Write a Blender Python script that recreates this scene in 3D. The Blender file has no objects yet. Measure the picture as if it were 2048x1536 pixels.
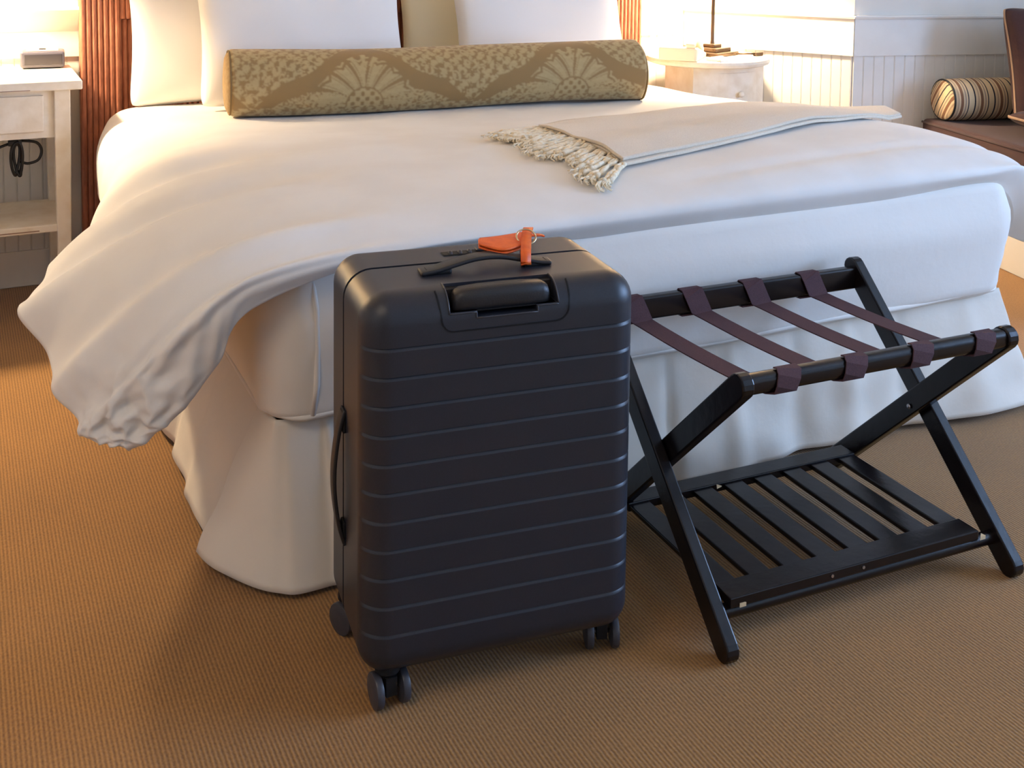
import bpy, bmesh, math, random
import numpy as np
from mathutils import Vector, Matrix
from mathutils.bvhtree import BVHTree
random.seed(4); RNG = np.random.default_rng(4)
SC = bpy.context.scene
COL = SC.collection
PI = math.pi
def srgb(r, g, b):
    f = lambda c: (c/255/12.92) if c/255 <= .04045 else ((c/255+.055)/1.055)**2.4
    return (f(r), f(g), f(b), 1.0)

# ------------------------------------------------------------------ camera
cd = bpy.data.cameras.new('camera'); cam = bpy.data.objects.new('camera', cd); COL.objects.link(cam)
cd.sensor_fit = 'HORIZONTAL'; cd.sensor_width = 36.0; cd.lens = 36.0*2261.06/2048
cd.shift_x = 0.0; cd.shift_y = (28.56-768)/2048; cd.clip_start = .05
YAW, PIT, ROL = .4615, .0761, .0123
def rz(v, a): return Vector((v[0]*math.cos(a)+v[1]*math.sin(a), -v[0]*math.sin(a)+v[1]*math.cos(a), v[2]))
_r0 = Vector((1, 0, 0)); _up = Vector((0, math.sin(PIT), math.cos(PIT))); _fw = Vector((0, math.cos(PIT), -math.sin(PIT)))
_R = rz(_r0*math.cos(ROL)+_up*math.sin(ROL), YAW); _U = rz(_up*math.cos(ROL)-_r0*math.sin(ROL), YAW); _F = rz(_fw, YAW)
M = Matrix(((_R.x, _U.x, -_F.x, -.503), (_R.y, _U.y, -_F.y, -1.982), (_R.z, _U.z, -_F.z, 1.2129), (0, 0, 0, 1)))
cam.matrix_world = M
SC.camera = cam

# ------------------------------------------------------------------ world, lights, exposure
wd = bpy.data.worlds.new('world'); SC.world = wd; wd.use_nodes = True
wd.node_tree.nodes['Background'].inputs[0].default_value = (.55, .68, 1, 1)
wd.node_tree.nodes['Background'].inputs[1].default_value = 0.4
vs = SC.view_settings
vs.view_transform = 'Standard'; vs.look = 'None'; vs.gamma = 1.0; vs.use_curve_mapping = False; vs.exposure = 0.0
def area(name, loc, rot, sx, sy, power, col):
    l = bpy.data.lights.new(name, 'AREA'); l.shape = 'RECTANGLE'; l.size = sx; l.size_y = sy; l.energy = power; l.color = col
    o = bpy.data.objects.new(name, l); COL.objects.link(o); o.location = loc; o.rotation_euler = rot; return o
WINDOW_POWER, LAMP_POWER, FILL_POWER = 205, 150, 19
area('window_daylight', (4.30, -2.0, 1.45), (0, PI/2, 0), 1.5, 2.1, WINDOW_POWER, (.38, .59, 1.0))     # just outside the pane of window_1
area('ceiling_warm_fill', (-1.3, -1.5, 2.52), (0, 0, 0), 1.0, 1.0, FILL_POWER, (1, .80, .62))      # added soft warm fill for the floor and left faces; no fixture modelled
LAMP_COL = (1.0, .77, .50)

# ------------------------------------------------------------------ materials
def mat(name, col, rough=.6, metal=0, spec=.5, noise=0, nscale=30, bump=0, bscale=200, sheen=0, col2=None, stretch=None):
    m = bpy.data.materials.new(name); m.use_nodes = True; nt = m.node_tree; b = nt.nodes['Principled BSDF']
    b.inputs['Base Color'].default_value = col; b.inputs['Roughness'].default_value = rough; b.inputs['Metallic'].default_value = metal
    b.inputs['Specular IOR Level'].default_value = spec
    if sheen: b.inputs['Sheen Weight'].default_value = sheen
    tc = nt.nodes.new('ShaderNodeTexCoord'); mp = nt.nodes.new('ShaderNodeMapping'); nt.links.new(tc.outputs['Object'], mp.inputs[0])
    if stretch: mp.inputs['Scale'].default_value = stretch
    if noise:
        n = nt.nodes.new('ShaderNodeTexNoise'); n.inputs['Scale'].default_value = nscale; n.inputs['Detail'].default_value = 5
        nt.links.new(mp.outputs[0], n.inputs[0])
        r = nt.nodes.new('ShaderNodeValToRGB'); c2 = col2 or tuple(c*.7 for c in col[:3])+(1,)
        r.color_ramp.elements[0].color = c2; r.color_ramp.elements[1].color = col
        r.color_ramp.elements[0].position = .5-.5*noise if noise < 1 else .35; r.color_ramp.elements[1].position = .62
        nt.links.new(n.outputs['Fac'], r.inputs[0]); nt.links.new(r.outputs[0], b.inputs['Base Color'])
    if bump:
        n2 = nt.nodes.new('ShaderNodeTexNoise'); n2.inputs['Scale'].default_value = bscale; n2.inputs['Detail'].default_value = 4
        nt.links.new(mp.outputs[0], n2.inputs[0])
        bp = nt.nodes.new('ShaderNodeBump'); bp.inputs['Strength'].default_value = bump; bp.inputs['Distance'].default_value = .004
        nt.links.new(n2.outputs['Fac'], bp.inputs['Height']); nt.links.new(bp.outputs[0], b.inputs['Normal'])
    return m
M_WALL = mat('cream_wall_paint', srgb(230, 227, 218), .6, noise=.3, nscale=4, col2=srgb(225, 221, 211))
M_TRIM = mat('cream_trim_paint', srgb(230, 228, 220), .45, noise=.3, nscale=6, col2=srgb(224, 221, 212))
M_FURN = mat('distressed_white_paint', srgb(236, 228, 212), .5, noise=.35, nscale=18, col2=srgb(224, 212, 190), bump=.15, bscale=60)
M_WORN = mat('worn_bare_edge', srgb(150, 115, 92), .7, noise=.4, nscale=40)
M_LINEN = mat('white_linen', srgb(234, 229, 221), .85, bump=.12, bscale=900, sheen=.1, noise=.2, nscale=5, col2=srgb(229, 223, 214))
M_SHEET = mat('mattress_sheet', srgb(232, 226, 216), .85, bump=.25, bscale=25, sheen=.1)
M_SKIRT = mat('ivory_bed_skirt', srgb(224, 215, 200), .85, bump=.2, bscale=35, sheen=.1)
M_PILLOW = mat('pillow_cotton', srgb(240, 236, 230), .85, bump=.04, bscale=14, sheen=.1)
M_PILLOW2 = mat('pillow_cream_cotton', srgb(238, 229, 200), .85, bump=.04, bscale=14)
M_THROW = mat('beige_wool_throw', srgb(226, 212, 190), .95, noise=.4, nscale=300, bump=.35, bscale=700, sheen=.3, col2=srgb(214, 198, 174))
M_FRINGE = mat('cream_fringe', srgb(248, 236, 210), .95, noise=.5, nscale=90, bump=.3, bscale=600, col2=srgb(236, 206, 156))
M_SHELL = mat('black_polycarbonate', srgb(36, 39, 48), .38, spec=.5, noise=.3, nscale=400, bump=.10, bscale=1500, col2=srgb(33, 36, 44))
M_RUB = mat('black_rubber', srgb(16, 16, 18), .6, spec=.3)
M_PLAST = mat('dark_grey_plastic', srgb(58, 58, 64), .4, spec=.5)
M_LEATH = mat('dark_handle_leather', srgb(30, 29, 31), .45, bump=.1, bscale=300)
M_ORANGE = mat('orange_leather', srgb(236, 104, 28), .5, bump=.15, bscale=250, noise=.3, nscale=60, col2=srgb(220, 88, 22))
M_BRASS = mat('pale_brass', srgb(215, 190, 150), .3, 1)
M_STEEL = mat('steel', srgb(190, 190, 195), .3, 1)
M_WHITE = mat('white_paper', srgb(225, 225, 225), .8)
M_WOOD = mat('black_brown_stained_wood', srgb(22, 15, 16), .26, spec=.42, noise=.5, nscale=14, bump=.12, bscale=40, col2=srgb(14, 10, 11), stretch=(1, 1, 1))
M_WEB = mat('plum_brown_webbing', srgb(82, 52, 56), .85, noise=.4, nscale=500, bump=.4, bscale=900, col2=srgb(68, 42, 46))
M_CHIP = mat('bare_chipped_wood', srgb(205, 180, 140), .7)
M_REED = mat('red_brown_reed', srgb(172, 108, 80), .6, noise=.6, nscale=60, bump=.5, bscale=90, col2=srgb(132, 74, 52), stretch=(1, 1, .35))
M_CABLE = mat('black_cable', srgb(14, 13, 13), .5)
M_BRONZE = mat('dark_bronze', srgb(88, 72, 58), .35, .8)
M_SHADE = None
M_CLOCK = mat('grey_silver_plastic', srgb(84, 82, 94), .35, spec=.6)
M_CLOCKD = mat('dark_display', srgb(52, 50, 58), .2)
M_PHONE = mat('cream_phone_plastic', srgb(234, 218, 196), .4)
M_BROWN = mat('brown_upholstery', srgb(62, 38, 39), .9, noise=.3, nscale=300, bump=.3, bscale=500, sheen=.08, col2=srgb(56, 36, 37))
M_PIPE = mat('tan_piping', srgb(170, 140, 115), .85)
M_GLASS = bpy.data.materials.new('window_glass'); M_GLASS.use_nodes = True
_b = M_GLASS.node_tree.nodes['Principled BSDF']; _b.inputs['Transmission Weight'].default_value = 1; _b.inputs['Roughness'].default_value = 0; _b.inputs['IOR'].default_value = 1.01; _b.inputs['Specular IOR Level'].default_value = .1

def shade_mat():
    m = bpy.data.materials.new('linen_lamp_shade'); m.use_nodes = True; nt = m.node_tree
    out = nt.nodes['Material Output']; b = nt.nodes['Principled BSDF']; b.inputs['Base Color'].default_value = srgb(240, 225, 195); b.inputs['Roughness'].default_value = .9
    t = nt.nodes.new('ShaderNodeBsdfTranslucent'); t.inputs[0].default_value = srgb(250, 225, 180)
    mx = nt.nodes.new('ShaderNodeMixShader'); mx.inputs[0].default_value = .55
    nt.links.new(b.outputs[0], mx.inputs[1]); nt.links.new(t.outputs[0], mx.inputs[2]); nt.links.new(mx.outputs[0], out.inputs[0]); return m
M_SHADE = shade_mat()

def carpet_mat():
    m = bpy.data.materials.new('ribbed_tan_carpet'); m.use_nodes = True; nt = m.node_tree; b = nt.nodes['Principled BSDF']
    b.inputs['Roughness'].default_value = .95; b.inputs['Specular IOR Level'].default_value = .1; b.inputs['Sheen Weight'].default_value = .25
    tc = nt.nodes.new('ShaderNodeTexCoord'); L = nt.links.new
    w = nt.nodes.new('ShaderNodeTexWave'); w.bands_direction = 'X'; w.inputs['Scale'].default_value = 46; w.inputs['Distortion'].default_value = .7; w.inputs['Detail'].default_value = 2; w.inputs['Detail Scale'].default_value = 2.5
    L(tc.outputs['Object'], w.inputs[0])
    mp = nt.nodes.new('ShaderNodeMapping'); mp.inputs['Scale'].default_value = (1, .6, 1); L(tc.outputs['Object'], mp.inputs[0])
    n = nt.nodes.new('ShaderNodeTexNoise'); n.inputs['Scale'].default_value = 260; n.inputs['Detail'].default_value = 3; L(mp.outputs[0], n.inputs[0])
    n2 = nt.nodes.new('ShaderNodeTexNoise'); n2.inputs['Scale'].default_value = 3; n2.inputs['Detail'].default_value = 4; L(tc.outputs['Object'], n2.inputs[0])
    a = nt.nodes.new('ShaderNodeMath'); a.operation = 'MULTIPLY_ADD'; a.inputs[1].default_value = .55; L(n.outputs['Fac'], a.inputs[0])
    mw = nt.nodes.new('ShaderNodeMath'); mw.operation = 'MULTIPLY'; mw.inputs[1].default_value = .35; L(w.outputs['Fac'], mw.inputs[0]); L(mw.outputs[0], a.inputs[2])
    a2 = nt.nodes.new('ShaderNodeMath'); a2.operation = 'MULTIPLY_ADD'; a2.inputs[1].default_value = .25; L(n2.outputs['Fac'], a2.inputs[0]); L(a.outputs[0], a2.inputs[2])
    r = nt.nodes.new('ShaderNodeValToRGB'); r.color_ramp.elements[0].position = .3; r.color_ramp.elements[1].position = .85
    r.color_ramp.elements[0].color = srgb(115, 79, 38); r.color_ramp.elements[1].color = srgb(172, 126, 67)
    L(a2.outputs[0], r.inputs[0]); L(r.outputs[0], b.inputs['Base Color'])
    bp = nt.nodes.new('ShaderNodeBump'); bp.inputs['Strength'].default_value = .5; bp.inputs['Distance'].default_value = .003
    L(a.outputs[0], bp.inputs['Height']); L(bp.outputs[0], b.inputs['Normal']); return m
M_CARPET = carpet_mat()

# ------------------------------------------------------------------ mesh helpers
class MB:
    def __init__(s): s.v = []; s.f = []
    def add(s, vs_, fs):
        o = len(s.v); s.v += [tuple(v) for v in vs_]; s.f += [tuple(i+o for i in f) for f in fs]; return s
    def box(s, x0, y0, z0, x1, y1, z1):
        return s.add([(x, y, z) for z in (z0, z1) for y in (y0, y1) for x in (x0, x1)],
                     [(0, 2, 3, 1), (4, 5, 7, 6), (0, 1, 5, 4), (2, 6, 7, 3), (0, 4, 6, 2), (1, 3, 7, 5)])
    def prism(s, poly, axis, a, b):          # poly: 2D points; axis 'x','y','z' extrusion
        n = len(poly)
        def P(p, t): return {'x': (t, p[0], p[1]), 'y': (p[0], t, p[1]), 'z': (p[0], p[1], t)}[axis]
        vs_ = [P(p, a) for p in poly]+[P(p, b) for p in poly]
        fs = [(i, (i+1) % n, n+(i+1) % n, n+i) for i in range(n)]+[tuple(range(n))[::-1], tuple(range(n, 2*n))]
        return s.add(vs_, fs)
    def grid(s, P, closeu=False, closev=False):  # P: array (n,m,3)
        n, m = P.shape[:2]; vs_ = P.reshape(-1, 3).tolist(); fs = []
        for i in range(n if closeu else n-1):
            for j in range(m if closev else m-1):
                a = i*m+j; b = i*m+(j+1) % m; c = ((i+1) % n)*m+(j+1) % m; d = ((i+1) % n)*m+j
                fs.append((a, b, c, d))
        return s.add(vs_, fs)
    def tube(s, pts, r, seg=10, caps=True, flat=None):
        pts = [Vector(p) for p in pts]; n = len(pts); rs = r if hasattr(r, '__len__') else [r]*n
        rows = []; prev = None
        for i, p in enumerate(pts):
            t = (pts[min(i+1, n-1)]-pts[max(i-1, 0)]).normalized()
            if prev is None:
                u = t.orthogonal().normalized() if flat is None else (Vector(flat)-t*t.dot(Vector(flat))).normalized()
            else: u = (prev-t*prev.dot(t)).normalized()
            prev = u; w = t.cross(u)
            rows.append([p+(u*math.cos(a)+w*math.sin(a))*rs[i] for a in [2*PI*k/seg for k in range(seg)]])
        o = len(s.v); s.grid(np.array([[tuple(q) for q in rw] for rw in rows]), closev=True)
        if caps: s.f += [tuple(o+k for k in range(seg))[::-1], tuple(o+(n-1)*seg+k for k in range(seg))]
        return s
    def ribbon(s, pts, wid, th, side):         # flat strap along pts; side: width direction
        pts = [Vector(p) for p in pts]; n = len(pts); rows = []
        sd = side if isinstance(side, list) else [side]*n
        for i, p in enumerate(pts):
            t = (pts[min(i+1, n-1)]-pts[max(i-1, 0)]).normalized(); w = Vector(sd[i]); w = (w-t*w.dot(t)).normalized(); nn = t.cross(w)
            rows.append([tuple(p+w*a*wid/2+nn*b*th/2) for a, b in ((-1, -1), (1, -1), (1, 1), (-1, 1))])
        o = len(s.v); s.grid(np.array(rows), closev=True)
        s.f += [tuple(o+k for k in range(4))[::-1], tuple(o+(n-1)*4+k for k in range(4))]
        return s
    def lathe(s, prof, seg=24, c=(0, 0), caps=True):
        P = np.array([[(c[0]+r*math.cos(2*PI*k/seg), c[1]+r*math.sin(2*PI*k/seg), z) for k in range(seg)] for r, z in prof])
        o = len(s.v); s.grid(P, closev=True); n = len(prof)
        if caps: s.f += [tuple(o+k for k in range(seg))[::-1], tuple(o+(n-1)*seg+k for k in range(seg))]
        return s
    def xf(s, m):
        s.v = [tuple(m @ Vector(v)) for v in s.v]; return s
    def mesh(s, name, m, smooth=False):
        me = bpy.data.meshes.new(name); me.from_pydata(s.v, [], s.f); me.materials.append(m)
        bm = bmesh.new(); bm.from_mesh(me); bmesh.ops.recalc_face_normals(bm, faces=bm.faces); bm.to_mesh(me); bm.free()
        if smooth is not False:
            for p in me.polygons: p.use_smooth = True
            if smooth is not True:
                try: me.set_sharp_from_angle(angle=smooth)
                except Exception: pass
        return me
    def build(s, name, m, parent=None, smooth=False, bevel=0, seg=2):
        o = bpy.data.objects.new(name, s.mesh(name, m, smooth)); COL.objects.link(o); o.parent = parent
        if bevel:
            b = o.modifiers.new('bevel', 'BEVEL'); b.width = bevel; b.segments = seg; b.limit_method = 'ANGLE'; b.angle_limit = .6; b.harden_normals = False
        return o
def tag(o, label, cat, group=None):
    o['label'] = label; o['category'] = cat
    if group: o['group'] = group
    return o
def thing(name, label, cat, loc=(0, 0, 0), rot=0, group=None):
    o = bpy.data.objects.new(name, None); COL.objects.link(o); o.location = loc; o.rotation_euler = (0, 0, rot); o.empty_display_size = .1
    return tag(o, label, cat, group)
def struct(o): o['kind'] = 'structure'; return o
def stuff(o): o['kind'] = 'stuff'; return o
def copy_of(o, loc, parent=None, rot=None):
    c = o.copy(); COL.objects.link(c); c.location = loc; c.parent = parent
    if rot is not None: c.rotation_euler = rot
    return c
SM = math.radians(35)

# ------------------------------------------------------------------ room shell
Y_BACK = 2.06
A_ = Vector((2.348, 2.06, 0)); B_ = Vector((2.735, 1.45, 0)); C_ = Vector((4.2, 1.093, 0))
struct(MB().box(-2.6, -4.2, -.06, 4.4, 2.3, 0).build('floor', M_CARPET))
struct(MB().box(-2.6, -4.2, 2.6, 4.4, 2.3, 2.66).build('ceiling', M_WALL))
wb = struct(MB().box(-2.6, Y_BACK, 0, 2.42, Y_BACK+.1, 2.6).build('wall_back', M_WALL))
def seg_wall(name, P, Q, th=.1):
    d = (Q-P).normalized(); n = Vector((-d.y, d.x, 0))
    if n.y < 0: n = -n
    pts = [P, Q, Q+n*th, P+n*th]
    return struct(MB().prism([(p.x, p.y) for p in pts], 'z', 0, 2.6).build(name, M_WALL)), d, n
wa, dA, nA = seg_wall('wall_corner', A_, B_)
wr, dR, nR = seg_wall('wall_right', B_, C_)
wl = struct(MB().box(-2.6, -4.2, 0, -2.5, 2.06, 2.6).build('wall_left', M_WALL))
wf = struct(MB().box(-2.6, -4.3, 0, 4.4, -4.2, 2.6).build('wall_front', M_WALL))
# window wall on the far right, with its opening
ww = MB(); X0, X1 = 4.2, 4.3
ww.box(X0, -4.2, 0, X1, -3.1, 2.6); ww.box(X0, -.9, 0, X1, 1.2, 2.6); ww.box(X0, -3.1, 0, X1, -.9, .66); ww.box(X0, -3.1, 2.24, X1, -.9, 2.6)
struct(ww.build('wall_window', M_WALL))
wn = bpy.data.objects.new('window_1', None); COL.objects.link(wn); wn.location = (4.2, -2.0, .66); struct(wn)
fr = MB(); fr.box(-.02, -1.12, -.02, .06, -1.04, 1.6); fr.box(-.02, 1.04, -.02, .06, 1.12, 1.6); fr.box(-.02, -1.04, -.02, .06, 1.04, .05); fr.box(-.02, -1.04, 1.52, .06, 1.04, 1.6); fr.box(0, -.03, .05, .05, .03, 1.52)
fr.build('window_frame', M_TRIM, wn)
for y0 in (-1.04, .03): MB().box(.11, y0, .05, .114, y0+1.01, 1.52).build('pane', M_GLASS, wn)

def wainscot(wall, P, Q, zs, zl, pname, n_planks, plank_w, first=0.02, base=.12, e0=0, e1=0, cove=.065):
    """chair rail with ledge, fascia, beadboard planks and baseboard on the room side of a wall from P to Q"""
    d = (Q-P).normalized(); n = Vector((d.y, -d.x, 0))
    if n.y > 0: n = -n
    L = (Q-P).length; ang = math.atan2(d.y, d.x)
    Mx = Matrix.Translation(P) @ Matrix(((d.x, n.x, 0, 0), (d.y, n.y, 0, 0), (0, 0, 1, 0), (0, 0, 0, 1)))
    g = MB().prism([(0, zl+.02), (.05, zl+.02), (.055, zl+.01), (.05, zl), (.012, zl-cove), (0, zl-cove)] if cove > .02 else [(0, zl+.014), (.022, zl+.014), (.024, zl+.008), (.022, zl), (0, zl)], 'x', -e0, L+e1).xf(Mx)
    r = struct(g.build('trim_'+pname, M_TRIM))
    g = MB().box(-e0*.3, 0, zs, L+e1*.3, .014, zl-cove+.001).xf(Mx); struct(g.build('trim_fascia_'+pname, M_TRIM))
    g = MB().box(0, 0, 0, L, .016, base).xf(Mx); struct(g.build('baseboard_'+pname, M_TRIM, None, bevel=.003))
    w = plank_w
    pr_ = [(0, 0), (0, .0045), (.0015, .006), (w-.0045, .006), (w-.0035, .0045), (w-.002, .0062), (w-.0003, .0048), (w-.0003, 0)]
    me = MB().prism(pr_, 'z', base, zs).mesh('bead_board', M_TRIM)
    for i in range(n_planks):
        o = bpy.data.objects.new('bead_board', me); COL.objects.link(o)
        o.matrix_world = Matrix.Translation(P+d*(first+i*w)) @ Matrix(((d.x, n.x, 0, 0), (d.y, n.y, 0, 0), (0, 0, 1, 0), (0, 0, 0, 1)))
        mw = o.matrix_world.copy(); o.parent = wall; o.matrix_world = mw
wainscot(wb, Vector((-1.3, Y_BACK, 0)), Vector((2.3, Y_BACK, 0)), .766, .915, 'back', 90, .04)
wainscot(wa, A_, B_, .718, .868, 'corner', 18, .04, 0, e1=.012, cove=0)
wainscot(wr, B_, C_, .718, .868, 'right', 32, .046, 0.0, e0=.012, cove=0)

# ------------------------------------------------------------------ bed: headboard and box spring
bed = thing('bed', 'king bed with red-brown reeded headboard behind the white bedding', 'bed', (.95, 1.0, 0))
off = Vector((-.95, -1.0, 0))
HB0, HB1 = -.128, 2.05
def hb(mb, name, m=M_REED, parent=bed, **k):
    o = mb.build(name, m, parent, **k); o.location = off; return o
reed = None
def reeds(parent, x0, n, pitch, y, z0, z1, r):
    prof = [(r, z0), (r*1.04, z0+(z1-z0)*.3), (r*.97, z0+(z1-z0)*.65), (r, z1)]
    me = MB().lathe(prof, 10).mesh('reed', M_REED, SM)
    for i in range(n):
        o = bpy.data.objects.new('reed', me); COL.objects.link(o); o.parent = parent; o.location = (x0+(i+.5)*pitch, y, 0)
        o.rotation_euler = (0, 0, i*1.3)
for xx in (HB0, HB1-.125):
    p = hb(MB().box(xx+.004, 1.955, 0, xx+.121, 2.035, 1.3), 'headboard_post')
    reeds(p, xx, 7, .0178, 1.951, 0.0, 1.3, .0092)
rail = hb(MB().box(HB0+.121, 1.96, .895, HB1-.121, 2.03, 1.3), 'headboard_rail')
reeds(rail, HB0+.125, 108, .0178, 1.955, .897, 1.3, .0092)
panel = hb(MB().box(HB0+.121, 1.985, .28, HB1-.121, 2.02, .895), 'headboard_panel')
reeds(panel, HB0+.135, 107, .0178, 1.982, .28, .892, .0088)
hb(MB().box(.03, .03, .09, 1.87, 1.93, .298), 'box_spring', M_SKIRT, bevel=.02)
for x, y in ((.1, .1), (1.8, .1), (.1, 1.8), (1.8, 1.8)):
    hb(MB().lathe([(.025, 0), (.03, .09)], 12, (x, y)), 'bed_foot', M_WOOD)

# interpolation helpers
def cr_interp(K, n, axis):
    """Catmull-Rom resample of control array K along axis to n samples"""
    K = np.moveaxis(np.asarray(K, float), axis, 0); m = K.shape[0]
    t = np.linspace(0, m-1, n); i = np.clip(t.astype(int), 0, m-2); f = (t-i).reshape((-1,)+(1,)*(K.ndim-1))
    p0 = K[np.clip(i-1, 0, m-1)]; p1 = K[i]; p2 = K[i+1]; p3 = K[np.clip(i+2, 0, m-1)]
    r = .5*((2*p1)+(-p0+p2)*f+(2*p0-5*p1+4*p2-p3)*f**2+(-p0+3*p1-3*p2+p3)*f**3)
    return np.moveaxis(r, 0, axis)
def normals(P):
    du = np.gradient(P, axis=0); dv = np.gradient(P, axis=1); n = np.cross(dv, du); n /= np.linalg.norm(n, axis=2, keepdims=True)+1e-9; return n
def vnoise(U, V, seed, octs=4):
    r = np.random.default_rng(seed); out = np.zeros_like(U)
    for k in range(octs*4):
        a = r.uniform(0, 2*PI); f = (1.6**(k/3.0))*r.uniform(.8, 1.2); ph = r.uniform(0, 2*PI)
        out += np.sin((U*math.cos(a)+V*math.sin(a))*f*2*PI+ph)/(f**.8)
    return out/3
def sstep(a, b, x): t = np.clip((x-a)/(b-a), 0, 1); return t*t*(3-2*t)

# ------------------------------------------------------------------ mattress (rounded slab with piping)
def superloop(hx, hy, r, n=12):
    pts = []
    for k, (cx, cy) in enumerate(((hx-r, hy-r), (-hx+r, hy-r), (-hx+r, -hy+r), (hx-r, -hy+r))):
        for j in range(n+1):
            a = PI/2*k+PI/2*j/n; pts.append((cx+r*math.cos(a), cy+r*math.sin(a)))
    out = []
    for i in range(len(pts)):                     # subdivide straight runs
        p, q = pts[i], pts[(i+1) % len(pts)]; d = math.hypot(q[0]-p[0], q[1]-p[1]); m = max(1, int(d/.05))
        out += [(p[0]+(q[0]-p[0])*t/m, p[1]+(q[1]-p[1])*t/m) for t in range(m)]
    return np.array(out)
def slab(hx, hy, r, z0, z1, e, bulge, wr=0):
    loop = superloop(hx, hy, r); c = np.linalg.norm(loop, axis=1, keepdims=True)
    rows = []; H = z1-z0
    prof = [(-.30, 0), (-.06, 0)]+[(-e+e*math.sin(a), e-e*math.cos(a)) for a in np.linspace(0, PI/2, 7)]+[(bulge*math.sin(PI*t), e+(H-2*e)*t) for t in np.linspace(.1, .9, 9)]+[(-e+e*math.cos(a), H-e+e*math.sin(a)) for a in np.linspace(0, PI/2, 7)]+[(-.06, H), (-.30, H)]
    for dr, z in prof:
        sx = (hx+dr)/hx; sy = (hy+dr)/hy
        rows.append(np.stack([loop[:, 0]*sx, loop[:, 1]*sy, np.full(len(loop), z0+z)], 1))
    return np.array(rows), loop
rows, loop = slab(.955, .965, .09, .30, .60, .036, .010)
U, V = np.meshgrid(np.arange(rows.shape[1])*.05, rows[:, 0, 2], indexing='xy')
ctr = np.array([0, 0, .45]); nn = rows-ctr; nn[..., 2] = 0; nn /= np.linalg.norm(nn, axis=2, keepdims=True)
rows = rows+nn*(vnoise(U*1.2, V*7, 3)*.0035)[..., None]
xs_ = rows[..., 0]; fm = np.exp(-((rows[..., 2]-.50)/.06)**2)*sstep(-.45, .2, xs_)*(rows[..., 1] < -.9)
rows[..., 1] -= .012*fm
mt = thing('mattress', 'white mattress with piped edges under the duvet at the bed foot', 'mattress', (.945, .932, 0))
g = MB().grid(rows, closev=True); nloop = rows.shape[1]
g.f += [tuple(range(nloop))[::-1], tuple((rows.shape[0]-1)*nloop+k for k in range(nloop))]
g.build('cover', M_SHEET, mt, True)
for z, dr in ((.318, -.012),):
    P = [(x*(.955+dr+.004)/.955, y*(.965+dr+.004)/.965, z+.0025*math.sin(i*.6)) for i, (x, y) in enumerate(loop)]
    MB().grid(np.array([[tuple(np.array(P[i])+np.array([math.cos(a)*.006*P[i][0]/.97, math.cos(a)*.006*P[i][1]/.97, .007*math.sin(a)])) for a in np.linspace(0, 2*PI, 7)[:-1]] for i in range(len(P))]), closeu=True, closev=True).build('piping', M_SHEET, mt, True)
# corner seam at the foot-left corner
MB().tube([(-.872, -.957, .32), (-.868, -.969, .38), (-.868, -.972, .45), (-.869, -.969, .52), (-.875, -.957, .58)], .006, 8).build('corner_seam', M_SHEET, mt, True)

# ------------------------------------------------------------------ bed skirt
sk = thing('bed_skirt', 'ivory cloth bed skirt hanging to the carpet round the bed base', 'bed skirt', (.95, .9, 0))
so = Vector((-.95, -.9, 0))
def skirt_panel(path_top, path_bot, n, m, seed, amp, pleats=()):
    T = cr_interp(path_top, n, 0); Bq = cr_interp(path_bot, n, 0); P = np.zeros((m, n, 3))
    s = np.concatenate([[0], np.cumsum(np.linalg.norm(np.diff(T, axis=0), axis=1))])
    for j in range(m):
        t = j/(m-1); P[j] = T*(1-t)+Bq*t
        P[j, :, 2] = T[:, 2]*(1-t)+Bq[:, 2]*t
    nrm = normals(P); tt = np.linspace(0, 1, m)[:, None]; S = np.tile(s, (m, 1))
    d = vnoise(S*1.3, tt*np.ones((1, n))*.7, seed, 3)*amp*tt**1.2
    for ps, w, a in pleats: d += a*np.exp(-((S-ps-.02*tt*np.sin(ps*40))/(w*(.5+.7*tt)))**2)*(.15+.85*tt)
    P = P+nrm*d[..., None]*np.sign(-nrm[m//2, n//2, 1]*.7-nrm[m//2, n//2, 0]*.7+1e-9)
    return P
def cloth(P, name, m, parent, th=.004, loc=None):
    o = MB().grid(P).build(name, m, parent, True); md = o.modifiers.new('thickness', 'SOLIDIFY'); md.thickness = th; md.offset = 0
    if loc is not None: o.location = loc
    return o
topF = [(.012, .11, .306), (.013, .03, .306), (.024, .008, .306), (.1, .004, .306), (.5, .004, .306), (1.0, .004, .306), (1.5, .004, .306), (1.85, .004, .306), (1.885, .014, .306), (1.89, .08, .306)]
botF = [(-.105, .135, .02), (-.075, .06, .015), (.0, -.045, .012), (.1, -.070, .012), (.5, -.032, .012), (1.0, -.030, .015), (1.5, -.034, .018), (1.9, -.06, .018), (1.99, -.03, .018), (2.0, .1, .018)]
PF = skirt_panel(topF, botF, 420, 26, 5, .012, [(.19, .012, .028), (.30, .05, -.02), (.75, .03, .014), (.95, .02, -.02), (1.12, .03, .015), (1.30, .04, -.018), (1.45, .04, .018), (1.62, .035, -.016), (1.85, .05, .015)])
cloth(PF, 'skirt_panel', M_SKIRT, sk, .005, so)
topL = [(.013, .08, .306), (.012, .4, .306), (.012, .9, .306), (.012, 1.4, .306), (.012, 1.9, .306)]
botL = [(-.07, .12, .02), (-.085, .4, .02), (-.075, .9, .02), (-.07, 1.4, .02), (-.06, 1.9, .02)]
PL = skirt_panel(topL, botL, 200, 20, 8, .016, [(.3, .04, .012), (.55, .03, -.015), (.9, .04, .012), (1.3, .04, -.012)])
cloth(PL, 'skirt_panel', M_SKIRT, sk, .005, so)
topR = [(1.925, .06, .306), (1.925, .6, .306), (1.925, 1.2, .306), (1.925, 1.9, .306)]
botR = [(1.975, .08, .02), (1.97, .6, .02), (1.97, 1.2, .02), (1.965, 1.9, .02)]
cloth(skirt_panel(topR, botR, 120, 14, 9, .012), 'skirt_panel', M_SKIRT, sk, .005, so)

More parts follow.
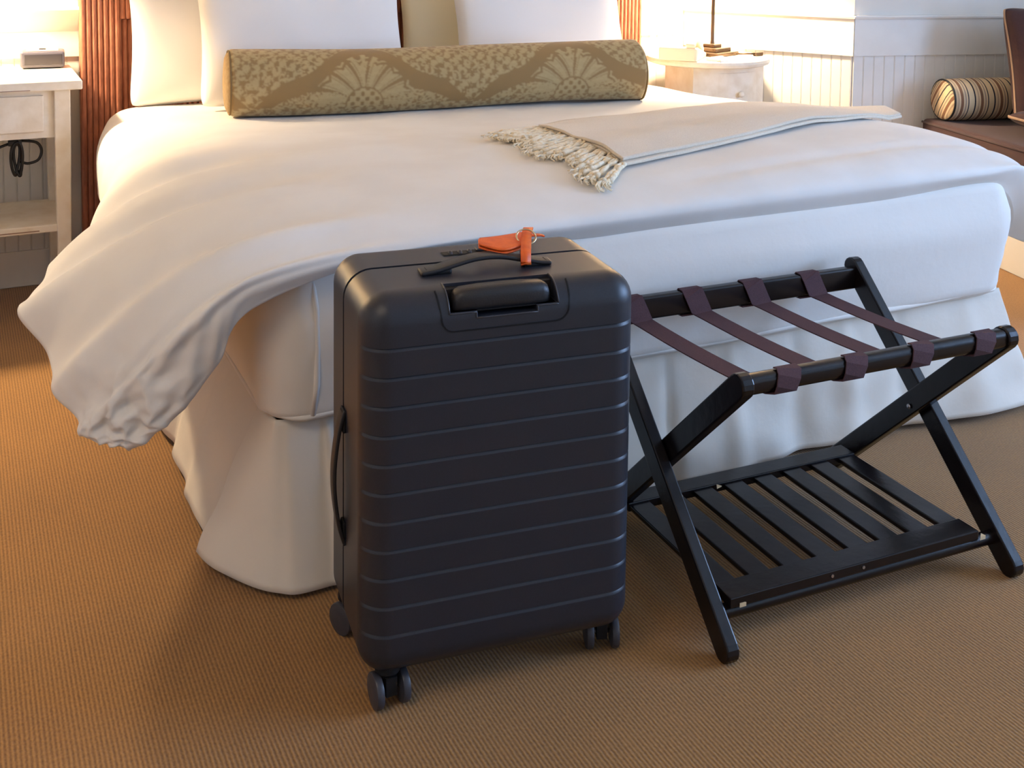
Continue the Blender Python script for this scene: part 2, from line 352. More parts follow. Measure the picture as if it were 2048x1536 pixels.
# ------------------------------------------------------------------ duvet
K = []
mid = lambda y, z, dz=0, dy=0: [(.25, y, z), (.6, y+dy*.7, z+dz*.6), (1.0, y+dy, z+dz), (1.4, y+dy, z+dz), (1.75, y+dy, z+dz*.5)]
K.append([(-.262, -.045, .332), (-.200, -.066, .360), (-.11, -.075, .462), (-.040, -.075, .557)]+mid(-.062, .612, -.040, .045)+[(1.875, -.010, .565), (1.945, .015, .50), (1.98, .05, .42)])
K.append([(-.305, -.015, .335), (-.25, -.05, .41), (-.145, -.085, .525), (-.035, -.085, .597)]+mid(-.076, .626, -.004, .028)+[(1.91, -.040, .620), (1.985, -.01, .53), (2.02, .02, .41)])
K.append([(-.335, .03, .365), (-.275, -.01, .455), (-.155, -.045, .575), (0, -.045, .632)]+mid(-.030, .650, .003, .012)+[(1.93, -.012, .630), (2.02, .01, .545), (2.065, .04, .43)])
K.append([(-.358, .20, .41), (-.285, .15, .505), (-.145, .12, .605), (.03, .09, .658)]+mid(.09, .672, .006)+[(1.97, .09, .640), (2.055, .10, .56), (2.09, .12, .43)])
K.append([(-.385, .48, .442), (-.285, .42, .532), (-.135, .38, .615), (.05, .36, .664)]+mid(.36, .676, .008)+[(1.99, .36, .652), (2.07, .36, .57), (2.09, .36, .43)])
K.append([(-.300, .69, .447), (-.225, .66, .535), (-.11, .63, .61), (.05, .62, .658)]+mid(.62, .670, .004)+[(1.975, .62, .642), (2.05, .62, .56), (2.07, .62, .42)])
K.append([(-.205, .93, .447), (-.17, .92, .535), (-.09, .91, .605), (.05, .90, .65)]+mid(.90, .655)+[(1.95, .90, .632), (2.02, .9, .55), (2.04, .9, .42)])
K.append([(-.142, 1.3, .42), (-.135, 1.3, .53), (-.08, 1.3, .602), (.04, 1.3, .636)]+mid(1.3, .636)+[(1.93, 1.3, .618), (1.99, 1.3, .54), (2.01, 1.3, .42)])
K.append([(-.118, 1.6, .40), (-.118, 1.6, .53), (-.07, 1.6, .602), (.04, 1.6, .628)]+mid(1.6, .626)+[(1.93, 1.6, .610), (1.98, 1.6, .54), (2.0, 1.6, .42)])
K.append([(-.075, 1.83, .40), (-.075, 1.83, .53), (-.04, 1.83, .595), (.05, 1.83, .618)]+mid(1.83, .618)+[(1.91, 1.83, .60), (1.96, 1.83, .54), (1.97, 1.83, .42)])
K = np.array(K)
NR, NC = 190, 230
D = cr_interp(cr_interp(K, NR, 0), NC, 1)
rr = np.linspace(0, 9, NR)[:, None]*np.ones((1, NC)); cc = np.linspace(0, 11, NC)[None, :]*np.ones((NR, 1))
nD = normals(D); nD *= np.sign(nD[NR//2, NC//2, 2])
flap = 1-sstep(2.6, 4.2, cc)
fold = (np.sin(rr*2*PI/1.15+.5*np.sin(cc*1.3)+1.1*cc*.35)*.013+np.sin(rr*2*PI/.62+1.7-cc*.3)*.004)*flap*sstep(.6, 1.8, rr)*(1-sstep(5.8, 7.2, rr))
crump = vnoise(rr*.42, cc*.5, 23, 3)*.017*np.exp(-((rr-.6)/1.2)**2-((cc-.6)/1.6)**2)
soft = vnoise(D[..., 0]*.9, D[..., 1]*.9, 11, 3)*.0045*sstep(2.5, 4, cc)*sstep(1.2, 2.5, rr)
# long soft creases that run along the foot edge on the right half
cr1 = -.007*np.exp(-((D[..., 1]-(.02+.10*sstep(.6, 1.9, D[..., 0])))/.03)**2)*sstep(.7, 1.1, D[..., 0])*sstep(2, 2.4, rr)
sag = -.010*np.exp(-((cc-3.1)/.6)**2)*sstep(3, 5, rr)*(1-sstep(6.5, 7.5, rr))
D = D+nD*(fold+crump+soft+cr1+sag)[..., None]
for _ in range(70):                               # round off the hanging corner of the duvet
    q = np.concatenate([D[0, 34::-1], D[1:35, 0]]); q[1:-1] = (q[:-2]+q[2:])/2
    D[0, 34::-1] = q[:35]; D[1:35, 0] = q[35:]
for _ in range(60):
    D[1:34, 1:34] = (D[:33, 1:34]+D[2:35, 1:34]+D[1:34, :33]+D[1:34, 2:35])/4*.5+D[1:34, 1:34]*.5
n2_ = normals(D); n2_ *= np.sign(n2_[NR//2, NC//2, 2])
wr_ = np.exp(-((rr-.9)/.9)**2-((cc-.7)/.9)**2)
D = D+n2_*((.006-.020*np.abs(vnoise(rr*.75, cc*.8, 77, 3)))*wr_)[..., None]
top = MB().grid(D)
duvet_bvh = BVHTree.FromPolygons([Vector(v) for v in top.v], top.f)
nS = normals(D); nS *= np.sign(nS[NR//2, NC//2, 2])
for _ in range(25):
    nS[1:-1] = (nS[:-2]+2*nS[1:-1]+nS[2:])/4; nS[:, 1:-1] = (nS[:, :-2]+2*nS[:, 1:-1]+nS[:, 2:])/4
nS /= np.linalg.norm(nS, axis=2, keepdims=True)
def border(G): return np.concatenate([G[0, :], G[1:, -1], G[-1, -2::-1], G[-2:0:-1, 0]])
TH = .026
Bt = D-nS*TH
inner = np.concatenate([D[1, :], D[1:, -2], D[-2, -2::-1], D[-2:0:-1, 1]])
eT, eB = border(D), border(Bt); ow = eT-inner; ow /= np.linalg.norm(ow, axis=1, keepdims=True)+1e-9
for _ in range(60): ow = (np.roll(ow, 1, 0)+2*ow+np.roll(ow, -1, 0))/4
rim = [eT+(eB-eT)*f+ow*h for f, h in ((0, 0), (.12, .006), (.32, .011), (.5, .012), (.68, .011), (.88, .006), (1, 0))]
dv = MB().grid(D).grid(Bt[::-1]).grid(np.array(rim), closev=True)
duvet = dv.build('duvet', M_LINEN, None, True)
bm = bmesh.new(); bm.from_mesh(duvet.data); bmesh.ops.remove_doubles(bm, verts=bm.verts, dist=.00005); bmesh.ops.recalc_face_normals(bm, faces=bm.faces); bm.to_mesh(duvet.data); bm.free()
for p in duvet.data.polygons: p.use_smooth = True
tag(duvet, 'puffy white duvet spread over the bed, pulled out at its left corner', 'duvet')
def dz(x, y, dflt=.62):
    h = duvet_bvh.ray_cast(Vector((x, y, 2)), Vector((0, 0, -1)))
    return h[0].z if h[0] is not None else dflt

# ------------------------------------------------------------------ throw blanket with fringe
th = thing('throw_blanket', 'folded beige throw blanket with cream fringe lying across the duvet', 'blanket', (1.4, .5, .66))
tho = Vector((-1.4, -.5, -.66))
fe = [(.835, .135), (1.06, .20), (1.28, .27), (1.56, .38), (1.8, .445), (2.045, .505)]
be = [(.90, .68), (1.10, .76), (1.43, .80), (1.7, .79), (1.9, .76), (2.10, .625)]
nF, nB = 120, 50
F_ = cr_interp(np.array(fe), nF, 0); B2 = cr_interp(np.array(be), nF, 0)
T = np.zeros((nB, nF, 3))
for j in range(nB):
    t = j/(nB-1); P = F_*(1-t)+B2*t
    for i in range(nF):
        z = dz(*P[i]); z = max(z, .650-.10*max(0, .0-P[i][1])) if P[i][0] > 1.85 else z
        T[j, i] = (P[i][0], P[i][1], z)
for _ in range(8):
    T[1:-1, 1:-1, 2] = (T[:-2, 1:-1, 2]+T[2:, 1:-1, 2]+T[1:-1, :-2, 2]+T[1:-1, 2:, 2])/4
gx, gy = T[..., 0], T[..., 1]
T[..., 2] += .012+vnoise(gx*1.2, gy*2.2, 31, 3)*.003+.006*np.sin((gy-.2-.25*(gx-.8))*22)*.6
o = MB().grid(T).build('cloth', M_THROW, th, True); o.location = tho
md = o.modifiers.new('thickness', 'SOLIDIFY'); md.thickness = .008; md.offset = 0
md2 = o.modifiers.new('soften', 'BEVEL'); md2.width = .004; md2.segments = 2; md2.limit_method = 'ANGLE'; md2.angle_limit = 1.0
T2 = T.copy(); T2[..., 2] += .0075+.002*np.sin(gx*9); T2 = T2[1:-1, :-1]          # upper fold of the doubled cloth
o = MB().grid(T2).build('cloth', M_THROW, th, True); o.location = tho
md = o.modifiers.new('thickness', 'SOLIDIFY'); md.thickness = .007; md.offset = 0
NT = 40
for k in range(NT):
    t = (k+.5)/NT; p = T[int(t*(nB-1)), 0]; ln = .150+random.uniform(-.03, .03)
    dirx = -math.cos(.25+.35*(1-t)); diry = -math.sin(.35+.45*(1-t))+random.uniform(-.12, .12)
    L_ = math.hypot(dirx, diry); dirx /= L_; diry /= L_
    pts = []; ph = random.uniform(0, 6); rad = []
    for q in range(9):
        s_ = q/8*ln; x = p[0]+dirx*s_+.006*math.sin(ph+q*1.3)*q/8; y = p[1]+diry*s_+.007*math.cos(ph+q*1.1)*q/8
        pts.append((x, y, dz(x, y)+.010+.004*abs(math.sin(ph+q)))); rad.append(.0052*(1+.25*math.sin(q*2.2+ph))+(.0035*(q/8)**3))
    g = MB().tube(pts, rad, 6)
    e = pts[-1]
    for w in range(5):                                     # frayed, curly tip
        a = random.uniform(0, 6.28); q = [(e[0]+dirx*.007*u+.010*math.cos(a+u*1.2)*u/3, e[1]+diry*.007*u+.010*math.sin(a+u*1.2)*u/3, 0) for u in range(5)]
        g.tube([(x, y, dz(x, y)+.006+.009*math.sin(a+u)*.5+.005) for u, (x, y, _) in enumerate(q)], [.0028, .003, .0026, .002, .001], 5)
    o = g.build('tassel', M_FRINGE, th, True); o.location = tho

# ------------------------------------------------------------------ bolster with damask print
def damask():
    NU, NV = 520, 300; Lb, R = 1.345, .108
    u = np.linspace(0, Lb, NU)[:, None]*np.ones((1, NV)); a = np.linspace(0, 2*PI, NV+1)[None, :-1]*np.ones((NU, 1))
    rad = R*(1+.018*np.sin(u*5.2)+.012*np.sin(u*9+1)+.01*np.sin(a*2+u*3))
    sagz = -.006*np.sin(u*4.1)
    e = .012; ue = np.minimum(u, Lb-u); rad = rad*(1-.07*np.clip(1-ue/e, 0, 1)**2)
    flat = np.where(np.sin(a) < -.75, -.75+(np.sin(a)+.75)*.35, np.sin(a))
    P = np.stack([u-Lb/2, rad*np.cos(a), rad*flat+sagz], -1)
    # print in (u, arc) metres; arc measured from the bottom of the camera side upwards
    v = ((a-(PI+.55)) % (2*PI)); v = (2*PI-v) % (2*PI)*R  # 0 at lower front, grows upwards over the top
    Pd = .68; uu = (u-.40+Pd/2) % Pd-Pd/2
    H = .205; vv = v % (2*H)
    tri = H*(1-np.abs(uu)/(Pd/2)*1.12)+.012*np.sin(np.abs(uu)*30)
    dband = np.minimum(np.abs(vv-tri), np.abs(vv-2*H-tri))
    band = dband < .027
    # fan inside each arch
    r0 = np.hypot(uu, vv-.004); th0 = np.arctan2(vv-.004, uu)
    rmax = .175-.02*np.abs(np.cos(th0))
    lob = np.abs(np.sin(th0*7.5+r0*13*np.sign(np.cos(th0)))); scal = .128+.016*np.abs(np.sin(th0*7.5))
    fan = (((lob > .33) & ~((lob > .62) & (lob < .72))) & (r0 > .060) & (r0 < scal) & (vv < tri-.016)) | ((r0 > scal+.010) & (r0 < scal+.018) & (vv < tri-.02) & (lob > .4))
    core = (r0 < .055) & (np.sin(uu*210)*np.sin(vv*190) > -.25)
    crown = (np.abs(uu) < .05) & (vv > .128) & (vv < .176-.25*np.abs(uu)) & (np.abs(np.sin(np.arctan2(uu, vv-.10)*5.5)) < .62)
    nz = vnoise(u*26, v*26, 41, 2); nz2 = vnoise(u*45, v*45, 42, 2)
    speck = (np.sin(uu*230+nz*2)*np.sin(vv*230+nz2*2) > -.12)
    leafu = np.abs((np.abs(uu)*1.0+vv*.8) % .034-.017)/.017; leafv = np.abs((vv-np.abs(uu)*.9) % .05-.025)/.025
    leaves = ((leafu**2+leafv**2 < .95) & (nz > -.35)) ^ (nz2 > .75)
    inside = vv < tri
    pat = np.where(inside, fan | core | crown | (speck & (vv < .05) & (r0 > .06)), leaves)
    pat = pat & ~band
    m = pat.astype(float)*(.78+.22*np.clip(nz2*.5+.5, 0, 1))
    m = (m+np.roll(m, 1, 0)+np.roll(m, 1, 1)+np.roll(m, -1, 0)+np.roll(m, -1, 1))/5
    c0 = np.array(srgb(142, 114, 68)[:3]); c1 = np.array(srgb(175, 155, 109)[:3])
    cols = c0+(c1-c0)*m[..., None]
    return P, cols
def vc_mat(name, rough=.8):
    m = mat(name, (1, 1, 1, 1), rough, bump=.2, bscale=900, sheen=.15); nt = m.node_tree; a = nt.nodes.new('ShaderNodeVertexColor'); a.layer_name = 'print'
    nt.links.new(a.outputs['Color'], nt.nodes['Principled BSDF'].inputs['Base Color']); return m
def set_cols(me, cols):
    at = me.color_attributes.new('print', 'FLOAT_COLOR', 'POINT'); n = len(me.vertices); c = np.ones((n, 4), np.float32); c[:, :3] = cols.reshape(-1, 3)[:n]; at.data.foreach_set('color', c.ravel())
P, cols = damask()
bx0, bx1 = Vector((.242, 1.45, 0)), Vector((1.577, 1.25, 0)); bc = (bx0+bx1)/2
bol = thing('bolster_cushion', 'long tan bolster cushion with pale damask pattern before the pillows', 'cushion', (bc.x, bc.y, .632+.095), math.atan2(bx1.y-bx0.y, bx1.x-bx0.x))
o = MB().grid(P, closev=True).build('cover', vc_mat('damask_fabric'), bol, True); set_cols(o.data, cols)
M_DAMP = mat('tan_end_fabric', srgb(160, 134, 94), .85, noise=.5, nscale=90, bump=.2, bscale=400, col2=srgb(140, 114, 74))
for sx in (-1, 1):
    g = MB(); Lh = .6725
    rows = []
    for rr_, dx in ((.101, -.004), (.098, .004), (.085, .010), (.05, .014), (.002, .015)):
        rows.append([(sx*(Lh+dx), rr_*math.cos(a), rr_*(math.sin(a) if math.sin(a) > -.75 else -.75+(math.sin(a)+.75)*.35)) for a in np.linspace(0, 2*PI, 41)[:-1]])
    MB().grid(np.array(rows), closev=True).build('end_panel', M_DAMP, bol, True)
    pts = [(sx*(Lh-.001), .1035*math.cos(a), .1035*(math.sin(a) if math.sin(a) > -.75 else -.75+(math.sin(a)+.75)*.35)) for a in np.linspace(0, 2*PI, 41)]
    MB().tube(pts, .0035, 6).build('piping', mat('olive_piping', srgb(120, 96, 56), .8), bol, True)

# ------------------------------------------------------------------ pillows
def pillow_grid(w, h, t, seed, n=44):
    a = np.linspace(-1, 1, n); U, V = np.meshgrid(a, a, indexing='ij')
    prof = (np.clip(1-np.abs(U)**2.6, 0, 1)*np.clip(1-np.abs(V)**2.6, 0, 1))**.45
    pin = 1-.07*(1-np.abs(V)**2)*np.abs(U)**4-.05*np.abs(U)**8*np.abs(V)**8
    pin2 = 1-.06*(1-np.abs(U)**2)*np.abs(V)**4-.05*np.abs(U)**8*np.abs(V)**8
    X = U*w/2*pin; Y = V*h/2*pin2; nz = vnoise(U*.6, V*.6, seed, 2)*.006*prof
    f = np.stack([X, Y, t/2*prof+nz], -1); b = np.stack([X, Y, -t/2*prof+nz], -1); return f, b
def pillow(label, c, w, h, t, tilt, m, seed, rotz=0, name='pillow', cat='pillow', group=None, piping=None):
    f, b = pillow_grid(w, h, t, seed)
    o = MB().grid(f).grid(b[::-1]).build(name, m, None, True)
    bm = bmesh.new(); bm.from_mesh(o.data); bmesh.ops.remove_doubles(bm, verts=bm.verts, dist=.0008); bmesh.ops.recalc_face_normals(bm, faces=bm.faces); bm.to_mesh(o.data); bm.free()
    o.location = c; o.rotation_euler = (tilt, 0, rotz); tag(o, label, cat, group)
    if piping:
        n = f.shape[0]; ring = [f[i, 0] for i in range(n)]+[f[n-1, j] for j in range(1, n)]+[f[i, n-1] for i in range(n-2, -1, -1)]+[f[0, j] for j in range(n-2, 0, -1)]
        MB().grid(np.array([[tuple(np.array(p)*np.array([1.0+.006*math.cos(a), 1.0+.006*math.cos(a), 1])+np.array([0, 0, .006*math.sin(a)])) for a in np.linspace(0, 2*PI, 7)[:-1]] for p in ring]), closeu=True, closev=True).build('piping', piping, o, True)
    return o
GP = None
up = math.radians(74)
pillow('white pillow at the far left edge of the headboard', (.33, 1.86, .858), .66, .50, .13, math.radians(80), M_PILLOW, 51)
pillow('cream pillow behind the right white pillow, left end showing', (1.30, 1.86, .86), .72, .50, .13, math.radians(80), M_PILLOW2, 52)
pillow('white pillow standing behind the left half of the bolster', (.545, 1.68, .87), .72, .50, .15, up, M_PILLOW, 53)
pillow('white pillow standing behind the right half of the bolster', (1.425, 1.66, .87), .71, .50, .15, up, M_PILLOW, 54)

# ------------------------------------------------------------------ suitcase
CW, CD, CH, Z0, VS = .4517, .287, .660, .060, .158
case = thing('suitcase', 'black hard-shell spinner suitcase with grooved front standing before the bed', 'suitcase', (.256, -.455, 0), -.1255)
GR = [.5817-.0448*i for i in range(11)]
def shell_sections(v0, v1, front, R, grooves, ns=14):
    """half shell from v0 (outer face) to v1 (seam); horizontal sections of a rounded box, U-shaped and closed on the seam plane"""
    zs = list(Z0+R*(1-np.cos(np.linspace(0, PI/2, 9))))+list(CH-R*(1-np.cos(np.linspace(PI/2, 0, 9))))
    zs += list(np.linspace(Z0+R, CH-R, 12))
    for gz in grooves: zs += [gz+.0024, gz+.0016, gz-.0032, gz-.0042]
    zs = sorted(set(round(float(z), 5) for z in zs))
    clean = [zs[0]]
    for z in zs[1:]:
        if z-clean[-1] > .0007: clean.append(z)
    rows = []
    for z in clean:
        dzz = max(0, (Z0+R)-z, z-(CH-R)); ins = R-math.sqrt(max(R*R-dzz*dzz, 0)); rr_ = max(R-ins, .0005)
        hw = CW/2-ins; vf = v0+ins if front else v0-ins; sgn = 1 if front else -1
        pts = []; wts = []
        for t in np.linspace(0, 1, 7): pts.append((-hw, v1+(vf+sgn*rr_-v1)*t)); wts.append(0)
        for t in np.linspace(0, 1, ns): a = t*PI/2; pts.append((-hw+rr_-rr_*math.cos(a), vf+sgn*(rr_-rr_*math.sin(a)))); wts.append(float(sstep(.1, .45, t)))
        for t in np.linspace(0, 1, 24)[1:-1]: pts.append((-hw+rr_+(2*hw-2*rr_)*t, vf)); wts.append(1)
        for t in np.linspace(1, 0, ns): a = t*PI/2; pts.append((hw-rr_+rr_*math.cos(a), vf+sgn*(rr_-rr_*math.sin(a)))); wts.append(float(sstep(.1, .45, t)))
        for t in np.linspace(1, 0, 7): pts.append((hw, v1+(vf+sgn*rr_-v1)*t)); wts.append(0)
        gd = 0
        for gz in grooves:
            q = z-gz
            if -.0032 <= q <= .0017: gd = .0034*(q+.0032)/.0049
        P = []
        for (x, y), w in zip(pts, wts):
            d = gd*w; fx = max(-1, min(1, x/hw if hw else 0))
            nx = 0 if abs(x) < hw-rr_ else math.copysign((abs(x)-(hw-rr_))/rr_, x); ny = -sgn*math.sqrt(max(0, 1-nx*nx))
            P.append((x-nx*d, y-ny*d, z))
        rows.append(P)
    return np.array(rows)
def shell(name, v0, v1, front, R, grooves):
    S = shell_sections(v0, v1, front, R, grooves); g = MB().grid(S, closev=True); n = S.shape[1]
    g.f += [tuple(range(n))[::-1], tuple((S.shape[0]-1)*n+k for k in range(n))]
    return g
fs = shell('front_shell', 0, VS-.0042, True, .045, GR).build('front_shell', M_SHELL, case, SM)
bs = shell('back_shell', CD, VS+.0042, False, .045, GR).build('back_shell', M_SHELL, case, SM)
# cut the well for the trolley grip through the top front edge
def cut(o, boxes):
    for b in boxes:
        c = MB().box(*b).build('cutter', M_RUB); c.parent = o.parent
        bpy.context.view_layer.update()
        m = o.modifiers.new('cut', 'BOOLEAN'); m.object = c; m.operation = 'DIFFERENCE'; m.solver = 'EXACT'
        dg = bpy.context.evaluated_depsgraph_get(); me = bpy.data.meshes.new_from_object(o.evaluated_get(dg)); o.modifiers.clear()
        o.data = me; bpy.data.objects.remove(c)
cut(fs, [(-.092, -.02, .6285, .083, .048, .70), (-.049, -.02, .6195, .048, .040, .66)])
# seam band between the halves
loopS = superloop(CW/2-.006, (CH-Z0)/2-.006, .040)
g = MB().grid(np.array([[(x, v, z+(CH+Z0)/2) for x, z in loopS] for v in (VS-.012, VS+.012)]), closev=True)
g.build('zip_band', M_RUB, case, True)
# trolley housing: thin raised frame line and grip bar in the well
def rr_poly(x0, z0, x1, z1, r, n=6):
    P = []
    for cx, cz, a0 in ((x1-r, z1-r, 0), (x0+r, z1-r, PI/2), (x0+r, z0+r, PI), (x1-r, z0+r, 1.5*PI)):
        P += [(cx+r*math.cos(a0+PI/2*k/n), cz+r*math.sin(a0+PI/2*k/n)) for k in range(n+1)]
    return P
def surf_v(z):
    R = .045; d = max(0, z-(CH-R)); return R-math.sqrt(max(R*R-d*d, 0))
def onsurf(x, z, lift):
    """point on the front face that wraps over the rounded top edge; z may run past the edge as arc length"""
    R = .045; zt = CH-R
    if z <= zt: return Vector((x, -lift, z))
    a = min((z-zt)/R, PI/2); extra = max(0, (z-zt)-R*PI/2)
    return Vector((x, R-(R+lift)*math.sin(PI/2-a)+extra, zt+(R+lift)*math.cos(PI/2-a)))
hz = .600
def housing(z): return z
out = [(-.108, .69), (-.105, .66), (-.102, .625)]+[(-.092-.0*k+.0, .0) for k in ()]
line = [(-.110, .668), (-.1095, .661), (-.109, .654), (-.1085, .647), (-.108, .64)]+[(-.086-.020*math.cos(a), .622-.022*math.sin(a)) for a in np.linspace(0, PI/2, 7)]+[(-.05, .600), (0, .600), (.05, .600)]+[(.080+.022*math.sin(a), .622-.022*math.cos(a)) for a in np.linspace(0, PI/2, 7)]+[(.104, .64), (.1045, .647), (.105, .654), (.1055, .661), (.106, .668)]
MB().ribbon([onsurf(x, z, .0004) for x, z in line], .0022, .0012, [tuple(Vector((line[min(i+1, len(line)-1)][1]-line[max(i-1, 0)][1], 0, -(line[min(i+1, len(line)-1)][0]-line[max(i-1, 0)][0])))) for i in range(len(line))]).build('housing_seam', M_RUB, case)
# rim of the well
rim = [(-.0935, .690), (-.0935, .627), (-.0505, .627), (-.0505, .618), (.0495, .618), (.0495, .627), (.0845, .627), (.0845, .690)]
for (x0, z0), (x1, z1) in zip(rim[:-1], rim[1:]):
    k = 8; pts = [onsurf(x0+(x1-x0)*t/k, z0+(z1-z0)*t/k, .0006) for t in range(k+1)]
    MB().tube(pts, .0013, 6).build('well_rim', M_PLAST, case, True)
MB().box(-.0925, .034, .617, .0835, .05, .655).build('well_back', M_RUB, case)
MB().box(-.090, .004, .6275, .081, .040, .6285).build('well_floor', M_RUB, case)
gp = MB(); prof = rr_poly(-.021, -.018, .018, .0215, .014, 5)
rowsg = []
for x, s_, dzz in ((-.084, .55, -.006), (-.080, .82, -.002), (-.070, .96, 0), (-.04, 1, .001), (0, 1, .0015), (.03, 1, .001), (.061, .96, 0), (.071, .82, -.002), (.075, .55, -.006)):
    rowsg.append([(x, .0275+p[0]*s_, .6385+dzz+p[1]*s_) for p in prof])
gp.grid(np.array(rowsg), closev=True); n = len(prof); gp.f += [tuple(range(n))[::-1], tuple(8*n+k for k in range(n))]
gp.build('trolley_grip', M_LEATH, case, True)
for x in (-.055, .046): MB().lathe([(.007, .3), (.007, .63)], 10, (x, .040)).build('trolley_tube', M_STEEL, case, True)
# top strap handle bridging the seam
def strap_handle(pts, wid, th, side, name, ends):
    h = MB().ribbon(cr_interp(np.array(pts), 30, 0).tolist(), wid, th, side).build(name, M_LEATH, case, True, bevel=.0025)
    for e in ends: MB().box(*e).build('handle_mount', M_RUB, h, bevel=.004)
    return h
strap_handle([(-.114, .106, .6635), (-.09, .106, .666), (-.06, .108, .672), (-.02, .110, .679), (.02, .110, .679), (.06, .108, .671), (.085, .106, .666), (.108, .104, .6635)], .030, .007, (0, 1, 0), 'top_handle', [(-.108, .094, .658, -.062, .118, .668), (.060, .092, .658, .104, .117, .668)])
strap_handle([(-.2262, .150, .436), (-.230, .150, .425), (-.237, .150, .395), (-.243, .150, .345), (-.243, .150, .30), (-.237, .150, .25), (-.230, .150, .222), (-.2262, .150, .212)], .026, .006, (0, 1, 0), 'side_handle', [(-.231, .138, .398, -.224, .162, .436), (-.231, .138, .212, -.224, .162, .250)])
# combination lock on the top of the back shell
lk = MB().box(-.050, .190, .658, .045, .212, .6615).build('lock', M_RUB, case, bevel=.002)
for i in range(3):
    MB().lathe([(.0055, -.003), (.0065, -.0015), (.0065, .0015), (.0055, .003)], 14).xf(Matrix.Translation((-.036+i*.017, .199, .660)) @ Matrix.Rotation(PI/2, 4, 'Y')).build('lock_dial', M_PLAST, lk, True)
MB().box(.010, .192, .663, .036, .210, .667).build('lock_button', M_PLAST, lk, bevel=.0015)
# casters
def caster(u, v, ang):
    c = MB()
    c.lathe([(.019, Z0+.006), (.020, Z0-.004), (.015, Z0-.012), (.009, Z0-.018)], 18)
    c.add(*(lambda b: (b.v, b.f))(MB().box(-.009, -.020, .022, .009, .016, Z0-.008)))
    o = c.build('caster', M_RUB, case, SM); o.location = (u, v, 0); o.rotation_euler = (0, 0, ang)
    for sx in (-1, 1):
        w = MB().lathe([(.004, -.001), (.016, -.0015), (.021, 0), (.0265, .0012), (.0275, .003), (.0275, .010), (.0265, .0125), (.012, .0115), (.003, .012)], 26).xf(Matrix.Translation((sx*.0215-.0055, -.004, .0275)) @ Matrix.Rotation(PI/2, 4, 'Y'))
        w.build('wheel', M_PLAST, o, SM)
    MB().tube([(-.026, -.004, .0275), (.026, -.004, .0275)], .004, 8).build('axle', M_STEEL, o, True)
caster(-.178, .042, .12); caster(.197, .070, -.25); caster(-.198, .248, .5); caster(.195, .243, .2)

# luggage tag hanging from the top handle
tg = thing('luggage_tag', 'orange leather luggage tag buckled round the suitcase top handle', 'luggage tag', (.256, -.455, .66), -.1255)
def folded(x0, x1):
    # folded leather holder lying across the handle: two leaves joined along the far edge
    P = [[(x, v, z) for x, v, z in row] for row in (
        [(x0, .140, .030), (x0+.034, .108, .0265), (x1, .135, .029)],
        [(x0+.004, .156, .032), (x0+.04, .142, .032), (x1+.004, .158, .034)],
        [(x0+.012, .172, .031), (x0+.045, .168, .033), (x1+.006, .178, .034)])]
    return cr_interp(cr_interp(np.array(P), 8, 0), 14, 1)
for q in (0, -.0055):
    cloth(folded(-.004, .086)+np.array([0, 0, q]), 'tag_leaf', M_ORANGE, tg, .0026)
MB().box(.004, .150, .0252, .078, .168, .0265).build('address_card', M_BRASS, tg)
MB().ribbon([(.080, .150, .033), (.092, .152, .035), (.108, .153, .034), (.116, .153, .032)], .011, .003, (0, 1, 0)).build('strap_tail', M_ORANGE, tg, bevel=.001)
MB().ribbon(cr_interp(np.array([(.060, .087, .009), (.063, .096, .0215), (.072, .12, .030), (.083, .148, .037), (.092, .168, .040), (.100, .186, .038)]), 22, 0).tolist(), .017, .003, (1, 0, 0)).build('strap_loop', M_ORANGE, tg, True)
MB().ribbon(cr_interp(np.array([(.060, .087, .009), (.0615, .090, .0060), (.066, .105, .0065), (.072, .124, .010), (.080, .146, .022)]), 14, 0).tolist(), .017, .003, (1, 0, 0)).build('strap_loop', M_ORANGE, tg, True)
MB().tube([(.080+.017*math.cos(a), .142+.010*math.sin(a), .036+.010*math.sin(a)) for a in np.linspace(0, 2*PI, 25)], .0016, 6).build('buckle_ring', M_BRASS, tg, True)
MB().box(.040, .120, .012, .058, .140, .0135).build('paper_slip', M_WHITE, tg)

# ------------------------------------------------------------------ folding luggage rack
rk = thing('luggage_rack', 'dark wood folding luggage rack with plum webbing straps beside the suitcase', 'luggage rack', (.6168, -.541, 0), -.0417)
RW = .669
def leg(u0, u1, p, q, w=.043):
    p, q = Vector((p[0], p[1])), Vector((q[0], q[1])); d = (q-p).normalized(); n = Vector((-d.y, d.x)); P = []
    for c, s_ in ((p, 1), (q, -1)):
        for k in range(9):
            a = PI/2-PI*k/8; P.append(c+(-d*s_)*math.cos(a)*w/2+n*s_*math.sin(a)*w/2) if s_ == 1 else P.append(c+d*math.cos(a)*w/2-n*math.sin(a)*w/2*-1*-1)
    # order: start cap from +n to -n, then end cap from -n to +n
    P = [p+(-d)*math.cos(a)*w/2+n*math.sin(a)*w/2 for a in np.linspace(PI/2, -PI/2, 9)]+[q+d*math.cos(a)*w/2+n*math.sin(a)*w/2 for a in np.linspace(-PI/2, PI/2, 9)]
    return MB().prism([(a.x, a.y) for a in P], 'x', u0, u1)
OF, OT = (.004, .0205), (.462, .468); INF, INT = (.478, .0205), (.018, .462)
for u in (0, RW-.024):
    leg(u, u+.024, OF, OT).build('leg', M_WOOD, rk, bevel=.003)
for u in (.0255, RW-.0495):
    leg(u, u+.024, INF, INT).build('leg', M_WOOD, rk, bevel=.003)
for u in (.052, RW-.052):
    MB().lathe([(.0025, -.001), (.005, 0), (.005, .0015), (.002, .003)], 12).xf(Matrix.Translation((u-.0 if u < .3 else u, .24, .2415)) @ Matrix.Rotation(PI/2 if u < .3 else -PI/2, 4, 'Y')).build('rivet', M_STEEL, rk, True)
